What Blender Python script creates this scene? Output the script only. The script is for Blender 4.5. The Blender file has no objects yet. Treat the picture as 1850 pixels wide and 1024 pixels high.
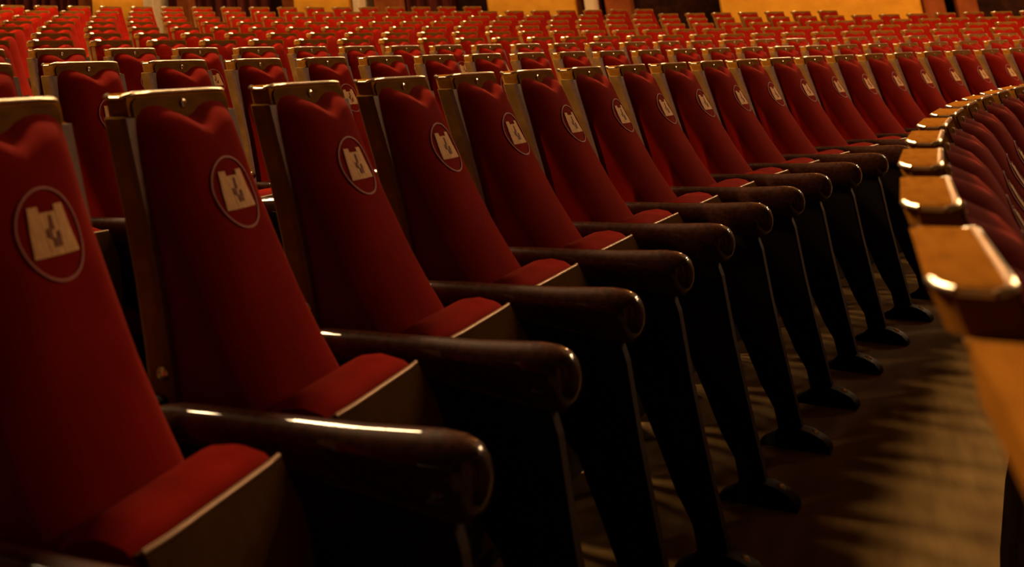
import bpy, bmesh, math, random
import numpy as np
from mathutils import Vector, Matrix

scene = bpy.context.scene
COL = scene.collection
random.seed(7)

# ------------------------------------------------------------------ camera
CAM = dict(cx=.989, cy=-1.3343, cz=1.1123, yaw=.6056, pit=.2523, roll=-.0333,
           f=2087.39, px=18.16, py=-398.59)
cam_d = bpy.data.cameras.new('camera')
cam = bpy.data.objects.new('camera', cam_d)
COL.objects.link(cam)
scene.camera = cam
cam_d.sensor_fit = 'HORIZONTAL'
cam_d.sensor_width = 36.0
cam_d.lens = CAM['f'] * 36.0 / 1850.0
cam_d.shift_x = (925 - CAM['px']) / 1850.0
cam_d.shift_y = -(512 - CAM['py']) / 1850.0
cam_d.clip_start = .02
cam_d.clip_end = 200
cam_d.dof.use_dof = True
cam_d.dof.focus_distance = 4.2
cam_d.dof.aperture_fstop = 5.0
ya, pi_, ro = CAM['yaw'], CAM['pit'], CAM['roll']
r0 = Vector((math.cos(ya), math.sin(ya), 0))
fw = Vector((-math.sin(ya), math.cos(ya), 0))
up = Vector((0, 0, 1))
f2 = fw * math.cos(pi_) + up * math.sin(pi_)
u2 = up * math.cos(pi_) - fw * math.sin(pi_)
r3 = r0 * math.cos(ro) + u2 * math.sin(ro)
u3 = u2 * math.cos(ro) - r0 * math.sin(ro)
M = Matrix.Identity(4)
for i in range(3):
    M[i][0], M[i][1], M[i][2] = r3[i], u3[i], -f2[i]
M[0][3], M[1][3], M[2][3] = CAM['cx'], CAM['cy'], CAM['cz']
cam.matrix_world = M


def project(p):
    d = Vector(p) - Vector((CAM['cx'], CAM['cy'], CAM['cz']))
    z = d.dot(f2)
    if z < .02:
        return None
    return (CAM['px'] + CAM['f'] * d.dot(r3) / z, CAM['py'] - CAM['f'] * d.dot(u3) / z, z)


# ------------------------------------------------------------------ world, exposure
world = bpy.data.worlds.new('dim_hall')
scene.world = world
world.use_nodes = True
bg = world.node_tree.nodes['Background']
bg.inputs[0].default_value = (1.0, .55, .25, 1)
bg.inputs[1].default_value = .014
vs = scene.view_settings
vs.view_transform = 'Standard'
vs.look = 'None'
vs.gamma = 1
vs.exposure = 0.0
vs.use_curve_mapping = False
LAMP_L = 135.0       # radiance of the ceiling lamp lenses
KEY_L = 750.0      # radiance of the added key-light globes over the stage edge
SCONCE_L = 60.0     # radiance of the wall sconces
SPOT_W = 4200.0      # added fill spot at the rear


# ------------------------------------------------------------------ materials
def mat(name, col, rough=.5, metal=0., spec=.5, noise=None, scale=20., coat=0., coat_rough=.1,
        sheen=0., sheen_tint=None, bump=0., stretch=(1, 1, 1), emit=None, estr=0.):
    m = bpy.data.materials.new(name)
    m.use_nodes = True
    nt = m.node_tree
    b = nt.nodes['Principled BSDF']
    b.inputs['Base Color'].default_value = (*col, 1)
    b.inputs['Roughness'].default_value = rough
    b.inputs['Metallic'].default_value = metal
    b.inputs['Specular IOR Level'].default_value = spec
    b.inputs['Coat Weight'].default_value = coat
    b.inputs['Coat Roughness'].default_value = coat_rough
    b.inputs['Sheen Weight'].default_value = sheen
    b.inputs['Sheen Roughness'].default_value = .35
    if sheen_tint:
        b.inputs['Sheen Tint'].default_value = (*sheen_tint, 1)
    if emit:
        b.inputs['Emission Color'].default_value = (*emit, 1)
        b.inputs['Emission Strength'].default_value = estr
    if noise or bump:
        tc = nt.nodes.new('ShaderNodeTexCoord')
        mp = nt.nodes.new('ShaderNodeMapping')
        mp.inputs['Scale'].default_value = stretch
        nz = nt.nodes.new('ShaderNodeTexNoise')
        nz.inputs['Scale'].default_value = scale
        nz.inputs['Detail'].default_value = 5
        nt.links.new(tc.outputs['Object'], mp.inputs[0])
        nt.links.new(mp.outputs[0], nz.inputs['Vector'])
        if noise:
            mx = nt.nodes.new('ShaderNodeMix')
            mx.data_type = 'RGBA'
            mx.inputs[6].default_value = (*col, 1)
            mx.inputs[7].default_value = (*noise, 1)
            rp = nt.nodes.new('ShaderNodeMapRange')
            rp.inputs[1].default_value = .35
            rp.inputs[2].default_value = .68
            nt.links.new(nz.outputs['Fac'], rp.inputs[0])
            nt.links.new(rp.outputs[0], mx.inputs[0])
            nt.links.new(mx.outputs[2], b.inputs['Base Color'])
        if bump:
            bp = nt.nodes.new('ShaderNodeBump')
            bp.inputs['Strength'].default_value = bump
            bp.inputs['Distance'].default_value = .004
            nt.links.new(nz.outputs['Fac'], bp.inputs['Height'])
            nt.links.new(bp.outputs[0], b.inputs['Normal'])
    return m


VELVET = mat('red_velvet', (.20, .006, .0015), rough=.95, spec=.02, noise=(.15, .004, .0008), scale=9, sheen=.12,
             sheen_tint=(1, .14, .08))
WOOD = mat('honey_wood', (.27, .13, .032), rough=.6, spec=.0, noise=(.17, .075, .018), scale=16,
           stretch=(1, 6, 1))
RAILW = mat('rail_wood', (.32, .12, .014), rough=.6, spec=.0, noise=(.24, .085, .01), scale=14,
            stretch=(6, 1, 6))
RAILSHADE = mat('rail_wood_shaded', (.17, .075, .016), rough=.8, spec=.0, noise=(.105, .046, .011), scale=14, stretch=(6, 1, 6))  # rail wood again, darkened for the less lit front faces
MAHOG = mat('dark_mahogany', (.045, .013, .005), rough=.5, spec=.03, noise=(.022, .006, .0025), scale=18,
            stretch=(6, 1, 6), coat=.8, coat_rough=.02)
IRON = mat('black_iron', (.008, .0045, .004), rough=.6, spec=.12, noise=(.012, .006, .005), scale=30)
EDGE = mat('iron_edge_glint', (.035, .016, .012), rough=.6, spec=.1, noise=(.02, .009, .007), scale=40)  # lighter than the iron, painting the light its front edge catches
BRASS = mat('polished_brass', (.92, .80, .62), rough=.28, metal=1., noise=(.78, .64, .45), scale=40)
TRIM = mat('edge_piping', (.19, .10, .08), rough=.6, spec=.05, noise=(.13, .065, .05), scale=30)
PTRIM = mat('dull_brass', (.24, .13, .075), rough=.45, metal=.6, noise=(.24, .14, .08), scale=30)
PAN = mat('brown_seat_pan', (.075, .036, .011), rough=.8, spec=.0, noise=(.05, .024, .007), scale=12)
THREAD = mat('pale_thread', (.72, .38, .13), rough=.8, noise=(.55, .27, .08), scale=160, stretch=(1, 1, .15))
RINGTH = mat('rose_thread', (.34, .075, .06), rough=.8, noise=(.28, .06, .048), scale=120)
STAIN = mat('maroon_thread', (.13, .02, .008), rough=.9, noise=(.22, .06, .02), scale=150)
FLOORM = mat('brown_floorboards', (.15, .09, .030), rough=.7, spec=.05, noise=(.095, .052, .017), scale=2.2,
             stretch=(9, 1, 1), bump=.05)
CARPET = mat('dark_carpet', (.05, .02, .012), rough=.95, spec=.1, noise=(.035, .012, .008), scale=14)
ORANGE = mat('ochre_plaster', (.72, .31, .022), rough=.8, spec=.1, noise=(.60, .24, .015), scale=3.5)
CREAM = mat('cream_stone', (.80, .56, .30), rough=.7, noise=(.66, .44, .22), scale=5)
REVEAL = mat('rust_panel', (.30, .075, .018), rough=.8, spec=0., noise=(.22, .05, .012), scale=4)
CURTAIN = mat('maroon_curtain', (.10, .016, .009), rough=.95, spec=.1, noise=(.06, .01, .006), scale=5, stretch=(6, 6, .3))
DARKW = mat('dark_timber', (.045, .014, .006), rough=.8, spec=0., noise=(.02, .008, .005), scale=6)
CEIL = mat('ceiling_paint', (.25, .16, .09), rough=.9, noise=(.21, .13, .07), scale=2)
HOUSING = mat('lamp_housing', (.05, .045, .04), rough=.5, metal=.6)
LENS = mat('lamp_lens', (.8, .7, .6), emit=(1, .66, .33), estr=LAMP_L)
KEYGLOBE = mat('key_globe_glow', (.8, .7, .6), emit=(1, .62, .30), estr=KEY_L)
SCONCE = mat('sconce_glass', (.8, .7, .6), emit=(1, .66, .34), estr=SCONCE_L)


# ------------------------------------------------------------------ helpers
def mesh_from(name, verts, faces, m, smooth=False, mats=None, fm=None):
    me = bpy.data.meshes.new(name)
    me.from_pydata([tuple(v) for v in verts], [], faces)
    for x in (mats or [m]):
        me.materials.append(x)
    if fm is not None:
        me.polygons.foreach_set('material_index', fm)
    bm = bmesh.new()
    bm.from_mesh(me)
    bmesh.ops.recalc_face_normals(bm, faces=bm.faces[:])
    bm.to_mesh(me)
    bm.free()
    if smooth:
        me.polygons.foreach_set('use_smooth', [True] * len(me.polygons))
        try:
            me.set_sharp_from_angle(angle=math.radians(smooth if smooth is not True else 40))
        except Exception:
            pass
    me.update()
    return me


def loft(rings, closed=True, caps=True):
    """rings: list of equal-length point lists."""
    v, f = [], []
    n = len(rings[0])
    for r in rings:
        v += r
    for i in range(len(rings) - 1):
        for j in range(n if closed else n - 1):
            a, b = i * n + j, i * n + (j + 1) % n
            f.append((a, b, b + n, a + n))
    if caps and closed:
        f.append(tuple(range(n))[::-1])
        f.append(tuple(range((len(rings) - 1) * n, len(rings) * n)))
    return v, f


def box(x0, x1, y0, y1, z0, z1):
    v = [(x, y, z) for z in (z0, z1) for y in (y0, y1) for x in (x0, x1)]
    f = [(0, 2, 3, 1), (4, 5, 7, 6), (0, 1, 5, 4), (2, 6, 7, 3), (0, 4, 6, 2), (1, 3, 7, 5)]
    return v, f


def join(parts):
    V, F = [], []
    for v, f in parts:
        o = len(V)
        V += list(v)
        F += [tuple(i + o for i in q) for q in f]
    return V, F


def tube(pts, r, n=8):
    rings = []
    for i, p in enumerate(pts):
        p = Vector(p)
        a = Vector(pts[max(i - 1, 0)])
        b = Vector(pts[min(i + 1, len(pts) - 1)])
        d = (b - a).normalized()
        s = d.cross(Vector((.31, .2, .93)))
        if s.length < 1e-3:
            s = d.cross(Vector((1, 0, 0)))
        s.normalize()
        t = d.cross(s)
        rings.append([tuple(p + s * r * math.cos(2 * math.pi * j / n) + t * r * math.sin(2 * math.pi * j / n)) for j in range(n)])
    return loft(rings)


def bevel(me, w, seg=2, ang=30):
    bm = bmesh.new()
    bm.from_mesh(me)
    ed = [e for e in bm.edges if len(e.link_faces) == 2 and e.calc_face_angle(0) > math.radians(ang)]
    bmesh.ops.bevel(bm, geom=ed, offset=w, segments=seg, affect='EDGES', profile=.6, clamp_overlap=True)
    bmesh.ops.recalc_face_normals(bm, faces=bm.faces[:])
    bm.to_mesh(me)
    bm.free()
    me.polygons.foreach_set('use_smooth', [True] * len(me.polygons))
    try:
        me.set_sharp_from_angle(angle=math.radians(38))
    except Exception:
        pass
    return me


def link(name, me, parent=None, loc=(0, 0, 0), rz=0):
    o = bpy.data.objects.new(name, me)
    COL.objects.link(o)
    o.parent = parent
    o.location = loc
    o.rotation_euler = (0, 0, rz)
    return o


def tag(o, label=None, cat=None, group=None, kind=None):
    if label:
        o['label'] = label
    if cat:
        o['category'] = cat
    if group:
        o['group'] = group
    if kind:
        o['kind'] = kind
    return o


def interp(z, tab):
    zs = [t[0] for t in tab]
    ws = [t[1] for t in tab]
    return float(np.interp(z, zs, ws))


# ------------------------------------------------------------------ seating plan
R_A, PITCH, DEPTH = 27.33, .56, 1.05


def rake(n):
    return -.138 if n == -1 else (.066 * n + .0042 * n * n)


def place(n, k):
    R = R_A + DEPTH * n
    ph = (k + (.355 * n if n > 0 else 0)) * PITCH / R
    return (R_A - R * math.cos(ph), R * math.sin(ph), rake(n)), -ph


# ------------------------------------------------------------------ structure: floor, walls, ceiling
YW = 25.2


def build_floor():
    V, F = [], []
    N = 70
    phs = [-.22 + 1.55 * i / N for i in range(N + 1)]
    for n in range(-1, 10):
        R0 = R_A + DEPTH * n
        ra, rb = R0 + .075, R0 + .075 - DEPTH
        if n == -1:
            rb = R0 - 4.5
        if n == 9:
            ra = R0 + 18
        z = rake(n)
        zb = rake(n - 1) if n > -1 else z - .4
        o = len(V)
        for ph in phs:
            c, s = math.cos(ph), math.sin(ph)
            V += [(R_A - ra * c, ra * s, z), (R_A - rb * c, rb * s, z), (R_A - rb * c, rb * s, zb)]
        for i in range(N):
            a, b = o + 3 * i, o + 3 * (i + 1)
            F += [(a, b, b + 1, a + 1), (a + 1, b + 1, b + 2, a + 2)]
    me = mesh_from('floor', V, F, FLOORM)
    bm = bmesh.new()
    bm.from_mesh(me)
    kill = [v for v in bm.verts if v.co.y > YW + .6]
    bmesh.ops.delete(bm, geom=kill, context='VERTS')
    for f in bm.faces:
        if f.normal.z < 0:
            f.normal_flip()
    bm.to_mesh(me)
    bm.free()
    o = link('floor', me)
    tag(o, 'brown streaked floor rising in curved steps under the seat rows', 'floor', kind='structure')


build_floor()


def build_wall():
    w = link('wall_far', mesh_from('wall_far', *box(-34, 14, YW + .9, YW + 1.3, -.6, 9.9), DARKW))
    tag(w, 'ochre and dark panelled side wall behind the farthest seats', 'wall', kind='structure')

    def piece(name, x0, x1, y0, y1, z0, z1, m, bev=.03):
        me = mesh_from(name, *box(x0, x1, y0, y1, z0, z1), m)
        bevel(me, bev, 1)
        return link(name, me, w)

    bays = [(-15.02, -13.48), (-9.48, -8.12), (-5.14, -3.4), (-.86, 2.23)]
    for a, b in bays:
        piece('plaster_bay', a, b, YW, YW + .9, -.5, 9.55, ORANGE)
    for a, b in [(-13.42, -13.13), (-8.02, -7.86), (-3.22, -3.03)]:
        piece('pilaster', a, b, YW - .14, YW + .9, -.5, 9.55, CREAM)
    for a, b in [(-12.67, -12.30), (-7.66, -7.05), (-2.90, -2.44), (2.25, 2.58), (2.72, 3.03), (-15.6, -15.05),
                 (-9.87, -9.52)]:
        piece('reveal_panel', a, b, YW + .25, YW + .9, -.5, 9.55, REVEAL)
    for a, b in [(-18.6, -15.7), (-12.2, -10.3), (-7.0, -5.95), (-13.05, -12.7)]:
        V, F = [], []
        n = int((b - a) / .06)
        for i in range(n + 1):
            x = a + (b - a) * i / n
            y = YW + .55 + .07 * math.sin(i * 1.3) + .03 * math.sin(i * .55)
            V += [(x, y, -.5), (x, y, 9), (x, YW + .85, 9), (x, YW + .85, -.5)]
        for i in range(n):
            o = 4 * i
            F += [(o, o + 4, o + 5, o + 1), (o + 1, o + 5, o + 6, o + 2), (o + 2, o + 6, o + 7, o + 3), (o + 3, o + 7, o + 4, o)]
        F += [(0, 1, 2, 3), tuple(4 * n + q for q in (3, 2, 1, 0))]
        link('curtain', mesh_from('curtain', V, F, CURTAIN, smooth=60), w)
    # sconces (above the frame) wash the bays and put the highlights on the rails
    for i, (a, b) in enumerate(bays):
        c = (a + b) / 2
        e = bpy.data.objects.new('wall_sconce', None)
        COL.objects.link(e)
        e.location = (c, YW, 3.9)
        names = ['leftmost', 'second', 'third', 'rightmost']
        tag(e, 'glass wall sconce above the frame on the %s ochre bay' % names[i], 'wall lamp', 'wall sconces on the ochre bays')
        link('back_plate', bevel(mesh_from('sconce_plate', *box(-.16, .16, -.05, .0, -.3, .45), HOUSING), .01), e)
        rings = []
        for z, r in [(-.2, .1), (0, .2), (.25, .27), (.36, .22)]:
            rings.append([(r * math.cos(t * math.pi / 8), -.30 + r * .8 * math.sin(t * math.pi / 8), z) for t in range(16)])
        link('glass_shade', mesh_from('sconce_shade', *loft(rings), SCONCE, smooth=50), e)


build_wall()

# rear wall and ceiling (close the hall; both outside the frame)
o = link('wall_rear', mesh_from('wall_rear', *box(-34.4, -34, -8, YW + 1.3, -.6, 9.9), ORANGE))
tag(o, 'ochre rear wall of the hall beyond the last row', 'wall', kind='structure')
o = link('ceiling', mesh_from('ceiling', *box(-34, 24, -10, YW + 1.3, 9.6, 9.9), CEIL))
tag(o, 'plain brown painted hall ceiling above the frame', 'ceiling', kind='structure')


def build_lamps():
    rings = []
    for z, r in [(0, .82), (-.02, .86), (-.3, .86), (-.34, .83), (-.30, .8)]:
        rings.append([(r * math.cos(t * math.pi / 12), r * math.sin(t * math.pi / 12), z) for t in range(24)])
    hm = mesh_from('lamp_body', *loft(rings, caps=False), HOUSING, smooth=40)
    lr = [[(r * math.cos(t * math.pi / 12), r * math.sin(t * math.pi / 12), z) for t in range(24)] for z, r in
          [(-.30, .8), (-.33, .54), (-.335, .2)]]
    lm = mesh_from('lamp_lens', *loft(lr), LENS, smooth=40)
    k = 0
    for row, x in enumerate((-5.5,)):
        for i in range(4):
            y = 2.6 + 3.0 * i
            e = bpy.data.objects.new('ceiling_lamp', None)
            COL.objects.link(e)
            e.location = (x, y, 9.6)
            tag(e, 'round ceiling downlight above the rear rows, %s to the far wall' %
                ['farthest', 'third nearest', 'second nearest', 'nearest'][i],
                'ceiling lamp', 'ceiling downlights over the rear rows')
            link('housing', hm, e)
            link('lens', lm, e)
    # unseen key lights added for the cushions, shaped as hanging globes
    gr = [[(r * math.cos(t * math.pi / 10), r * math.sin(t * math.pi / 10), z) for t in range(20)] for r, z in
          [(.13 * math.sin(math.pi * q / 10) + .002, .13 * math.cos(math.pi * q / 10)) for q in range(11)]]
    gm = mesh_from('globe', *loft(gr), KEYGLOBE, smooth=60)
    rod = mesh_from('rod', *tube([(0, 0, .12), (0, 0, 1.9), (0, 0, 4.3)], .015, 8), HOUSING, smooth=60)
    cup = mesh_from('cup', *loft([[(r * math.cos(t * math.pi / 8), r * math.sin(t * math.pi / 8), z) for t in range(16)] for r, z in
                                  [(.06, .11), (.07, .125), (.04, .18), (.02, .20)]]), HOUSING, smooth=50)
    for i in range(8):
        e = bpy.data.objects.new('key_lamp', None)
        COL.objects.link(e)
        e.location = ((6.0, 9.0)[i // 4], 11.5 + 2.5 * (i % 4), 5.3)
        tag(e, 'added key-light globe in the %s lamp row, %s to the far wall' % (['seat-side', 'stage-side'][i // 4],
            ['farthest', 'third nearest', 'second nearest', 'nearest'][i % 4]), 'pendant lamp', 'added key-light globes over the stage edge')
        link('globe', gm, e)
        link('rod', rod, e)
        link('cup', cup, e)


build_lamps()

# added fill spot without a lamp body, lighting side panels of the rows behind
sd = bpy.data.lights.new('fill_spot', 'SPOT')
sd.energy = SPOT_W
sd.color = (1, .72, .38)
sd.spot_size = math.radians(28)
sd.spot_blend = .5
sd.shadow_soft_size = .25
so = bpy.data.objects.new('fill_spot', sd)
COL.objects.link(so)
so.location = (-9.0, -7.5, 7.0)
dirv = Vector((-2.2, 4.6, .9)) - Vector(so.location)
so.rotation_euler = dirv.to_track_quat('-Z', 'Y').to_euler()

# ------------------------------------------------------------------ the theatre seat
# local axes: x forward (towards the stage), y along the row (away from the camera), z up
STRIP = [(.18, .095), (.40, .085), (.654, .075), (.714, .069), (.847, .054), (.978, .028), (1.054, .014), (1.09, .008)]
CH = .182
EDGEW = [(.50, .240), (.56, .219), (.62, .188), (.67, .161), (.735, .129), (.83, .091), (.92, .057), (.99, .035), (1.06, .014)]
HALF = .177


def cushion_w(u, z):
    """front surface of the back cushion"""
    t = min(1, abs(u) / CH)
    crown = .055 * max(0., 1 - t ** 2.4)
    return interp(z, EDGEW) - .007 + crown


def ztop(u):
    a = abs(u)
    z = 1.064 - .027 * math.exp(-(a / .052) ** 2)
    if a > .13:
        z -= .016 * ((a - .13) / .056) ** 2
    return z


def make_back_cushion(nu=21, nt=22):
    us = [math.sin(math.pi / 2 * (-1 + 2 * i / (nu - 1))) * CH for i in range(nu)]
    ts = [(i / (nt - 1)) ** .8 for i in range(nt)]
    V, F = [], []
    for t in ts:
        for u in us:
            z = .56 + (ztop(u) - .56) * t
            w = cushion_w(u, z)
            wb = interp(z, STRIP) - .004
            m = 1.
            d = (ztop(u) - z)
            if d < .045:
                m = math.sqrt(max(0, 1 - (1 - d / .045) ** 2))
            e = 1 - abs(u) / CH
            if e < .06:
                m *= .80 + .2 * math.sqrt(max(0., 1 - (1 - e / .06) ** 2))
            V.append((wb + (w - wb) * m, u, z))
    for i in range(nt - 1):
        for j in range(nu - 1):
            a = i * nu + j
            F.append((a, a + 1, a + nu + 1, a + nu))
    # sides, bottom, back
    base = len(V)
    for t in ts:
        for u in (-CH, CH):
            z = .56 + (ztop(u) - .56) * t
            V.append((interp(z, STRIP) - .006, u, z))
    for i in range(nt - 1):
        a, b = i * nu, base + 2 * i
        F.append((a, a + nu, b + 2, b))
        a = i * nu + nu - 1
        F.append((a, b + 1, b + 3, a + nu))
        F.append((b, b + 2, b + 3, b + 1))
    F.append(tuple(range(nu)) + (base + 1, base))
    return mesh_from('back_cushion', V, F, VELVET, smooth=55)


def surf(u, z, off=.0012):
    return (cushion_w(u, z) + off, u, z)


EZ, EA, EB = .9155, .074, .0565   # emblem centre and half axes (u, z)


def make_ring():
    rings = []
    for i in range(40):
        a = 2 * math.pi * i / 40
        r = []
        for k, off in ((1.0, .0004), (1.0, .0022), (.945, .0022), (.945, .0004)):
            r.append(surf(EA * k * math.cos(a), EZ + EB * k * math.sin(a), off))
        rings.append(r)
    rings.append(rings[0])
    v, f = loft(rings, caps=False)
    me = mesh_from('emblem_ring', v, f, RINGTH, smooth=50)
    bm = bmesh.new()
    bm.from_mesh(me)
    bmesh.ops.remove_doubles(bm, verts=bm.verts[:], dist=1e-6)
    bm.to_mesh(me)
    bm.free()
    return me


def patch(quads, off):
    """quads in emblem units (x to the seat's left seen from front, y up); draped on the cushion"""
    V, F = [], []
    for q in quads:
        n = 4
        o = len(V)
        for lift in (off, .0003):
            for i in range(n + 1):
                for j in range(2):
                    s = i / n
                    x = (q[0][0] * (1 - s) + q[3][0] * s) * (1 - j) + (q[1][0] * (1 - s) + q[2][0] * s) * j
                    y = (q[0][1] * (1 - s) + q[3][1] * s) * (1 - j) + (q[1][1] * (1 - s) + q[2][1] * s) * j
                    V.append(surf(x, EZ + y, lift))
        for i in range(n):
            a = o + 2 * i
            b = o + 2 * (n + 1) + 2 * i
            F += [(a, a + 1, a + 3, a + 2), (b, b + 2, b + 3, b + 1), (a, a + 2, b + 2, b), (a + 1, b + 1, b + 3, a + 3)]
        F += [(o, o + 2 * (n + 1), o + 2 * (n + 1) + 1, o + 1),
              (o + 2 * n, o + 2 * n + 1, o + 4 * n + 3, o + 4 * n + 2)]
    return V, F


def make_mark():
    # two flaring towers of upright strips with a lower block between them
    Q = []
    def strips(x0t, x1t, x0b, x1b, yt, yb, n):
        for i in range(n):
            a, b = i / n, (i + .86) / n
            Q.append(((x0b + (x1b - x0b) * a, yb), (x0b + (x1b - x0b) * b, yb),
                      (x0t + (x1t - x0t) * b, yt), (x0t + (x1t - x0t) * a, yt)))
    strips(-.041, -.019, -.053, -.016, .033, -.026, 6)
    strips(.019, .041, .016, .053, .033, -.026, 6)
    strips(-.018, .018, -.015, .015, .025, -.026, 4)
    return mesh_from('emblem_mark', *patch(Q, .002), THREAD)


def make_figure():
    Q = [((-.004, .004), (.006, .004), (.005, .021), (.000, .021)),
         ((-.013, -.004), (-.002, -.007), (-.001, .005), (-.013, .006)),
         ((-.004, -.016), (.013, -.016), (.015, -.006), (-.003, -.006)),
         ((.006, -.007), (.016, -.008), (.016, .002), (.009, .001))]
    return mesh_from('emblem_figure', *patch(Q, .0032), STAIN)


def shell_levels(z0, z1, hw, rc, n=10):
    L = [(z0 + (z1 - rc - z0) * i / n, hw) for i in range(n + 1)]
    for i in range(1, 7):
        a = math.pi / 2 * i / 6
        L.append((z1 - rc + rc * math.sin(a), hw - rc + rc * math.cos(a)))
    return L


def make_back_panel():
    rings = []
    for z, h in shell_levels(.40, 1.052, HALF - .012, .012):
        f = interp(z, STRIP) - .006
        rings.append([(f, -h, z), (f, h, z), (f - .034, h, z), (f - .034, -h, z)])
    return mesh_from('back_panel', *loft(rings), DARKW, smooth=40)


def make_rail():
    rings = []
    for z, h in shell_levels(1.044, 1.08, HALF + .006, .016, 3):
        f = interp(z, STRIP)
        rings.append([(f, -h, z), (f, h, z), (f - .012, h + .002, z), (f - .038, h, z), (f - .050, h - .02, z), (f - .050, -h + .02, z),
                      (f - .038, -h, z), (f - .012, -h - .002, z)])
    me = mesh_from('top_rail', *loft(rings), RAILW, smooth=35)
    return me


def make_front_shade():
    # rail front plate, its shade put into a darker brown, showing above the dip in the cushion
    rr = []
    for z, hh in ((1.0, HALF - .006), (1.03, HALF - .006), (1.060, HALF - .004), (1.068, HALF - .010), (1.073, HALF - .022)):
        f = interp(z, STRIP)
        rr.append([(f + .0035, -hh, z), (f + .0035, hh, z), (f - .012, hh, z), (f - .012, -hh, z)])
    return mesh_from('rail_front_shade', *loft(rr), RAILSHADE)


def make_rail_trim():
    f = interp(1.078, STRIP)
    h = HALF + .006
    front = [(f - .010, -h + .001, 1.0740), (f - .003, -h + .006, 1.0760), (f + .001, -h + .018, 1.0785)]
    front += [(f + .001, -h + .03 + (2 * h - .06) * i / 6, 1.0795) for i in range(7)]
    front += [(f + .001, h - .018, 1.0785), (f - .003, h - .006, 1.0760), (f - .010, h - .001, 1.0740)]
    P = [tube(front, .0040, 6)]
    for sg in (-1, 1):
        P.append(tube([(f - .012, sg * (h - .001), 1.0735), (f - .034, sg * (h - .002), 1.0735)], .0026, 6))
        P.append(tube([(f - .034, sg * (h - .002), 1.0740), (f - .044, sg * (h - .010), 1.0755), (f - .047, sg * (h - .022), 1.0775)], .0046, 6))
    pts = join(P)
    return mesh_from('rail_trim', *pts, BRASS, smooth=60)


def make_stud():
    f = interp(1.058, STRIP)
    prof = [(.0085, -.004), (.0085, .0022), (.0060, .0034), (.0048, .0008), (.0015, .0004)]
    rings = [[(f + x + .004, r * math.cos(t * math.pi / 7), 1.058 + r * math.sin(t * math.pi / 7)) for t in range(14)] for r, x in prof]
    return mesh_from('number_stud', *loft(rings), BRASS, smooth=40)


def make_side(s):
    rings = []
    for z in (.44, .60, .70, .80, .90, .98, 1.02, 1.044):
        f = interp(z, STRIP)
        a, b = s * (HALF - .012), s * .197
        rings.append([(f - .002, a, z), (f - .002, b, z), (f - .042, b, z), (f - .042, a, z)])
    return bevel(mesh_from('side_panel', *loft(rings), WOOD), .003, 1, 60)


def make_side_trim(s):
    rings = []
    for z in (.45, .60, .70, .80, .90, .98, 1.02, 1.042):
        f = interp(z, STRIP)
        a, b = s * (HALF - .013), s * .1995
        rings.append([(f + .003, a, z), (f + .003, b, z), (f - .008, b, z), (f - .008, a, z)])
    return mesh_from('edge_trim', *loft(rings), TRIM)


def make_seat_cushion(nu=13):
    prof = [(.200, .34), (.196, .50), (.200, .600), (.212, .632), (.240, .650), (.272, .656), (.300, .651), (.316, .638), (.324, .60), (.328, .50), (.322, .34)]
    rings = []
    for i in range(nu):
        u = -.180 + .360 * i / (nu - 1)
        t = abs(u) / .180
        k = 1 - .45 * max(0, (t - .72) / .28) ** 2
        cx, cz = .262, .48
        rings.append([(cx + (x - cx) * (1 - .06 * (1 - k)), u, cz + (z - cz) * (1 - .14 * (1 - k))) for x, z in prof])
    return mesh_from('seat_cushion', *loft(rings), VELVET, smooth=50)


PANP = [(.324, .643), (.330, .641), (.340, .617), (.351, .594), (.359, .565), (.364, .50), (.356, .40), (.335, .31), (.318, .29)]


def make_pan(nu=9):
    rings = []
    for i in range(nu):
        u = -.178 + .356 * i / (nu - 1)
        t = abs(u) / .178
        d = .012 * max(0, (t - .6) / .4) ** 2
        outer = [(x - d * .6, u, z - d * .25) for x, z in PANP]
        inner = [(x - .012 - d * .5, u, z - d * .25 - (.004 if j == 0 else 0)) for j, (x, z) in enumerate(PANP)][::-1]
        rings.append(outer + inner)
    return mesh_from('seat_pan', *loft(rings), PAN, smooth=45)


def make_pan_trim():
    pts = []
    for i in range(9):
        u = -.178 + .356 * i / 8
        d = .012 * max(0, (abs(u) / .178 - .6) / .4) ** 2
        pts.append((.326 - d * .6, u, .6435 - d * .25))
    return mesh_from('pan_trim', *tube(pts, .0032, 6), PTRIM, smooth=60)


AU = -.28


def make_arm():
    # stations along the arm: (w, top z, bottom z, half width)
    st = [(.100, .650, .615, .020), (.13, .656, .608, .026), (.20, .659, .600, .029), (.30, .661, .594, .031), (.40, .664, .582, .035),
          (.47, .669, .572, .037), (.50, .671, .569, .037), (.525, .669, .574, .035), (.542, .661, .592, .027), (.549, .650, .608, .019), (.552, .636, .624, .008)]
    rings = []
    for w, t, b, h in st:
        c, hz = (t + b) / 2, (t - b) / 2
        r = []
        for i in range(20):
            a = 2 * math.pi * (i + .5) / 20
            ca, sa = math.cos(a), math.sin(a)
            p = .72
            r.append((w, AU + h * math.copysign(abs(ca) ** p, ca), c + hz * math.copysign(abs(sa) ** p, sa)))
        rings.append(r)
    return mesh_from('arm_rest', *loft(rings), MAHOG, smooth=60)


STDP = [(.095, .612), (.500, .584), (.508, .54), (.510, .40), (.515, .28), (.521, .17), (.528, .05), (.470, .045), (.468, .10), (.445, .16),
        (.424, .25), (.395, .36), (.34, .43), (.10, .50)]


def extr(poly, y0, y1):
    n = len(poly)
    V = [(x, y0, z) for x, z in poly] + [(x, y1, z) for x, z in poly]
    F = [tuple(range(n)), tuple(range(n, 2 * n))[::-1]] + [(i, (i + 1) % n, n + (i + 1) % n, n + i) for i in range(n)]
    return V, F


def make_standard():
    V, F = extr(STDP, AU - .017, AU + .017)
    me = mesh_from('standard', V, F, IRON)
    return bevel(me, .003, 1, 40)


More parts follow.
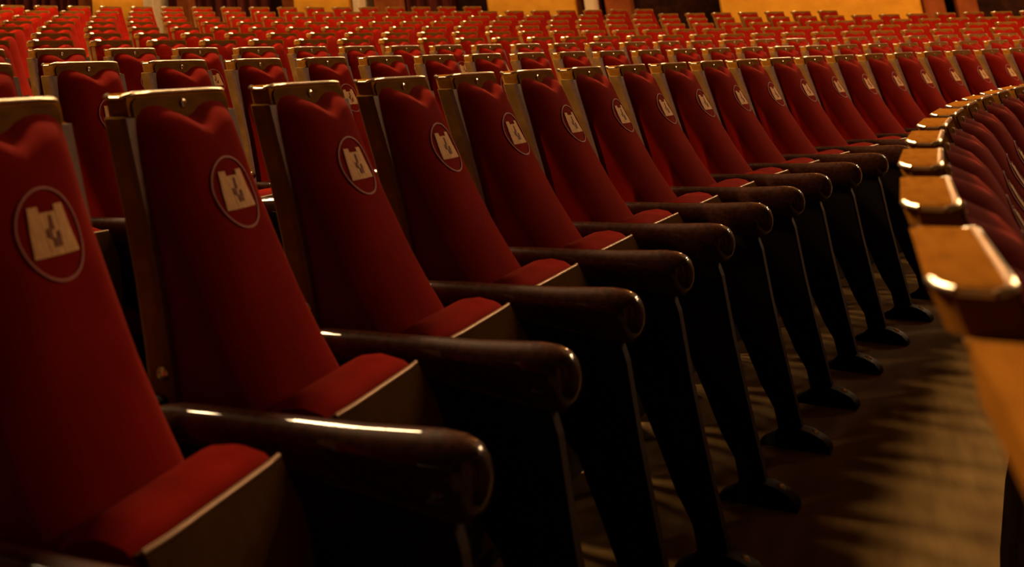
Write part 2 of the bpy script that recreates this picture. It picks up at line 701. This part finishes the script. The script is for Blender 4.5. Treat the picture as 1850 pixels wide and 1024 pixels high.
def make_std_edge():  # thin strip coloured as the light line on the standard's front edge
    pts = [(.503, .575), (.5095, .54), (.5115, .40), (.5165, .28), (.5225, .17), (.529, .06)]
    rings = [[(x, AU - .019, z), (x + .002, AU - .019, z), (x + .002, AU + .015, z), (x, AU + .015, z)] for x, z in pts]
    return mesh_from('edge_glint', *loft(rings), EDGE)


def make_foot():
    poly = [(.420, 0), (.420, .012), (.455, .030), (.475, .052), (.53, .056), (.555, .050), (.580, .036), (.592, .018), (.592, 0)]
    V, F = extr(poly, AU - .035, AU + .035)
    return bevel(mesh_from('foot', V, F, IRON), .006, 2, 30)


def make_toe():
    rings = []
    for z, r in [(.040, .011), (.047, .011), (.052, .007), (.053, .001)]:
        rings.append([(.558 + r * math.cos(t * math.pi / 5), AU + r * math.sin(t * math.pi / 5), z) for t in range(10)])
    return mesh_from('floor_bolt', *loft(rings), BRASS, smooth=40)


def make_bolt():
    rings = []
    for y, r in [(-.194, .010), (-.206, .010), (-.210, .006), (-.211, .001)]:
        rings.append([(.062 + r * math.cos(t * math.pi / 5), y, .672 + r * math.sin(t * math.pi / 5)) for t in range(10)])
    return mesh_from('pivot_bolt', *loft(rings), BRASS, smooth=40)


def make_light_block():  # added panel, blocks light passing through the seat gaps to the floor
    rings = []
    for z in (.004, .30, .50, .62, .64):
        f = interp(z, STRIP) - .012
        h = .262 if z < .63 else .25
        rings.append([(f, -h, z), (f, h, z), (f - .026, h, z), (f - .026, -h, z)])
    return bevel(mesh_from('light_block_panel', *loft(rings), IRON), .004, 1, 50)


def make_hinge():
    v1 = extr([(.09, .50), (.36, .50), (.36, .53), (.09, .56)], AU + .017, -.178)
    v2 = extr([(.09, .50), (.30, .50), (.30, .53), (.09, .56)], .178, -AU - .017)
    return bevel(mesh_from('seat_bracket', *join([v1, v2]), IRON), .003, 1, 40)


ME = dict(panel=make_back_panel(), rail=make_rail(), rtrim=make_rail_trim(), stud=make_stud(), front_shade=make_front_shade(), cush=make_back_cushion(),
          ring=make_ring(), mark=make_mark(), fig=make_figure(), sideN=make_side(-1), sideF=make_side(1),
          strN=make_side_trim(-1), strF=make_side_trim(1), seat=make_seat_cushion(), pan=make_pan(), ptrim=make_pan_trim(),
          arm=make_arm(), std=make_standard(), sedge=make_std_edge(), foot=make_foot(), toe=make_toe(), bolt=make_bolt(), hinge=make_hinge(), light_block=make_light_block())


def full_seat(loc, rz, tilt=0.):
    e = bpy.data.objects.new('theatre_seat', None)
    COL.objects.link(e)
    e.location = loc
    e.rotation_euler = (0, 0, rz)
    link('back_panel', ME['panel'], e)
    link('light_block_panel', ME['light_block'], e)
    rail = link('top_rail', ME['rail'], e)
    link('rail_trim', ME['rtrim'], rail)
    link('rail_front_shade', ME['front_shade'], rail)
    link('number_stud', ME['stud'], rail)
    c = link('back_cushion', ME['cush'], e)
    g = link('emblem_ring', ME['ring'], c)
    g['label'] = 'rose oval stitched ring'
    g = link('emblem_mark', ME['mark'], c)
    g['label'] = 'pale stitched twin-tower mark'
    link('emblem_figure', ME['fig'], c)
    for a, b in (('sideN', 'strN'), ('sideF', 'strF')):
        s = link('side_panel', ME[a], e)
        link('edge_trim', ME[b], s)
    link('seat_cushion', ME['seat'], e)
    p = link('seat_pan', ME['pan'], e)
    link('pan_trim', ME['ptrim'], p)
    link('seat_bracket', ME['hinge'], e)
    link('arm_rest', ME['arm'], e)
    s = link('standard', ME['std'], e)
    link('edge_glint', ME['sedge'], s)
    f = link('foot', ME['foot'], e)
    link('floor_bolt', ME['toe'], f)
    link('pivot_bolt', ME['bolt'], e)
    return e


# ---- simplified seat for the far rows
def simple_parts():
    P = {}
    rings = [[(interp(z, STRIP) - .004, -.173, z), (interp(z, STRIP) - .004, .173, z), (interp(z, STRIP) - .042, .173, z), (interp(z, STRIP) - .042, -.173, z)]
             for z in (.20, .42, .75, 1.046)]
    P['back_panel'] = (loft(rings), WOOD)
    f = interp(1.06, STRIP)
    prof = [(-.183, 1.044), (-.183, 1.066), (-.168, 1.08), (.168, 1.08), (.183, 1.066), (.183, 1.044)]
    v = [(f + .004, y, z) for y, z in prof] + [(f - .046, y, z) for y, z in prof]
    n = 6
    P['top_rail'] = ((v, [tuple(range(n)), tuple(range(n, 2 * n))[::-1]] + [(i, (i + 1) % n, n + (i + 1) % n, n + i) for i in range(n)]), RAILW)
    P['rail_front_shade'] = (box(f - .02, f + .0065, -.165, .165, 1.0, 1.074), RAILSHADE)
    V, F = [], []
    us = [-CH, -.155, -.07, 0, .07, .155, CH]
    zs = [0, .25, .5, .75, .9, .97, 1.]
    for t in zs:
        for u in us:
            z = .56 + (ztop(u) - .56) * t
            w = cushion_w(u, z)
            wb = interp(z, STRIP) - .004
            m = {.97: .75, 1.: .0}.get(t, 1.)
            V.append((wb + (w - wb) * m, u, z))
    for i in range(6):
        for j in range(6):
            a = i * 7 + j
            F.append((a, a + 1, a + 8, a + 7))
    b = len(V)
    for t in zs:
        for u in (-CH, CH):
            z = .56 + (ztop(u) - .56) * t
            V.append((interp(z, STRIP) - .006, u, z))
    for i in range(6):
        F += [(i * 7, i * 7 + 7, b + 2 * i + 2, b + 2 * i), (i * 7 + 6, b + 2 * i + 1, b + 2 * i + 3, i * 7 + 13)]
    P['back_cushion'] = ((V, F), VELVET)
    v = extr([(.196, .40), (.20, .63), (.26, .655), (.318, .64), (.358, .57), (.36, .42), (.32, .30)], -.175, .175)
    P['seat'] = (v, VELVET)
    v = join([extr([(.10, .61), (.10, .655), (.53, .67), (.55, .64), (.50, .58)], AU - .032, AU + .032),
              extr([(.12, .61), (.50, .585), (.528, 0), (.45, 0), (.42, .25), (.12, .5)], AU - .017, AU + .017)])
    P['arm_rest'] = (v, MAHOG)
    P['rail_trim'] = (join([tube([(f - .03, -.180, 1.072), (f - .004, -.180, 1.073), (f + .002, -.166, 1.078), (f + .002, -.135, 1.078)], .007, 6)]), BRASS)
    return P


SP = simple_parts()
SME = {}
for nme, (vf, m) in SP.items():
    SME[nme] = mesh_from('far_' + nme, vf[0], vf[1], m, smooth=35 if nme == 'back_cushion' else False)


def mid_seat(loc, rz):
    e = bpy.data.objects.new('theatre_seat', None)
    COL.objects.link(e)
    e.location = loc
    e.rotation_euler = (0, 0, rz)
    r = None
    for nme in ('back_panel', 'top_rail', 'back_cushion', 'seat', 'arm_rest'):
        o = link('seat_cushion' if nme == 'seat' else nme, SME[nme], e)
        if nme == 'top_rail':
            r = o
    link('rail_front_shade', SME['rail_front_shade'], r)
    link('rail_trim', SME['rail_trim'], r)
    return e


FAR_ORDER = ['back_panel', 'top_rail', 'back_cushion', 'seat', 'arm_rest', 'rail_trim', 'rail_front_shade']
FAR_MATS = [WOOD, RAILW, VELVET, MAHOG, BRASS, RAILSHADE]
FM_IDX = {'back_panel': 0, 'top_rail': 1, 'back_cushion': 2, 'seat': 2, 'arm_rest': 3, 'rail_trim': 4, 'rail_front_shade': 5}
FV, FF, FI = [], [], []
for nme in FAR_ORDER:
    (v, f), m = SP[nme]
    o_ = len(FV)
    FV += list(v)
    FF += [tuple(i + o_ for i in q) for q in f]
    FI += [FM_IDX[nme]] * len(f)
FAR_ME = mesh_from('far_seat', FV, FF, None, mats=FAR_MATS, fm=FI)

# ------------------------------------------------------------------ fill the rows
ONES = ['', 'first', 'second', 'third', 'fourth', 'fifth', 'sixth', 'seventh', 'eighth', 'ninth', 'tenth', 'eleventh', 'twelfth',
        'thirteenth', 'fourteenth', 'fifteenth', 'sixteenth', 'seventeenth', 'eighteenth', 'nineteenth']


def ordinal(i):
    if i < 20:
        return ONES[i]
    t, r = divmod(i, 10)
    tens = {2: 'twent', 3: 'thirt', 4: 'fort', 5: 'fift'}[t]
    return tens + 'ieth' if r == 0 else tens + 'y-' + ONES[r]


seats, extra = [], []
for n in range(-1, 10):
    vis = []
    R = R_A + DEPTH * n
    for k in range(-8, 75):
        loc, rz = place(n, k)
        if loc[1] > {9: 19.5, 8: 21.0, 7: 22.5}.get(n, 24.3) or k * PITCH / R > 1.2:
            continue
        hit = False
        c, s = math.cos(rz), math.sin(rz)
        for (x, y, z) in ((0, -.2, 1.07), (0, .2, 1.07), (0, 0, 1.0), (.5, -.28, .64), (.2, 0, .8)):
            p = project((loc[0] + c * x - s * y, loc[1] + s * x + c * y, loc[2] + z))
            if p and 0 <= p[0] <= 1850 and 0 <= p[1] <= 1024:
                hit = True
        p = project((loc[0], loc[1], loc[2] + 1.0))
        if hit:
            vis.append((k, loc, rz, p[2] if p else .3))
        elif n >= 0 and p and -700 < p[0] < 2500:
            extra.append((loc, rz))
        elif n == -1 and -3 <= k <= 14:
            extra.append((loc, rz))
    for i, (k, loc, rz, d) in enumerate(vis):
        seats.append((d, n, k, i + 1, len(vis), loc, rz))

seats.sort(key=lambda s: s[0])
single = seats[:300]
rest = seats[300:]


def label_for(n, i, tot):
    if n == -1:
        return 'honey-wood-topped seat seen from behind at right, %s nearest the camera' % ordinal(i)
    if n == 0:
        return 'red velvet seat with tower emblem, %s from the left in the large near row' % ordinal(i)
    if n <= 3:
        return 'red seat with tan side panel, %s from left in %s row behind emblem row' % (ordinal(i), ordinal(n))
    return 'small distant red seat, %s from left in %s row behind emblem row' % (ordinal(i), ordinal(n))


for d, n, k, i, tot, loc, rz in single:
    loc = list(loc)
    jz = random.uniform(-1, 1) * math.radians(.7)
    if n <= 2:
        e = full_seat(loc, rz + jz)
    elif n <= 5:
        e = mid_seat(loc, rz + jz)
    else:
        e = link('theatre_seat', FAR_ME, None, loc, rz + jz)
    g = 'front row seats seen from behind' if n == -1 else ('large near row of emblem seats' if n == 0 else
        'seats in the %s row behind the emblem row' % ordinal(n))
    tag(e, label_for(n, i, tot), 'seat', g)


def stuff(name, items, label):
    if not items:
        return
    A = np.array(FV)
    V = []
    F = []
    I = []
    for q, (loc, rz) in enumerate(items):
        c, s = math.cos(rz), math.sin(rz)
        B = np.stack([A[:, 0] * c - A[:, 1] * s + loc[0], A[:, 0] * s + A[:, 1] * c + loc[1], A[:, 2] + loc[2]], 1)
        V.append(B)
        o = q * len(A)
        F += [tuple(i + o for i in f) for f in FF]
        I += FI
    V = np.concatenate(V)
    me = bpy.data.meshes.new(name)
    me.from_pydata(V.tolist(), [], F)
    for m in FAR_MATS:
        me.materials.append(m)
    me.polygons.foreach_set('material_index', I)
    # take the consistent winding of the prototype
    bm = bmesh.new()
    bm.from_mesh(me)
    bmesh.ops.recalc_face_normals(bm, faces=bm.faces[:])
    bm.to_mesh(me)
    bm.free()
    me.update()
    tag(link(name, me), label, 'seats', kind='stuff')


stuff('distant_seats', [(s[5], s[6]) for s in rest], 'dense mass of tiny red seats in the farthest rows below the wall')
stuff('outlying_seats', extra, 'further red seats continuing the rows beyond the edges of the view')
print('SEATS', len(single), len(rest), len(extra))
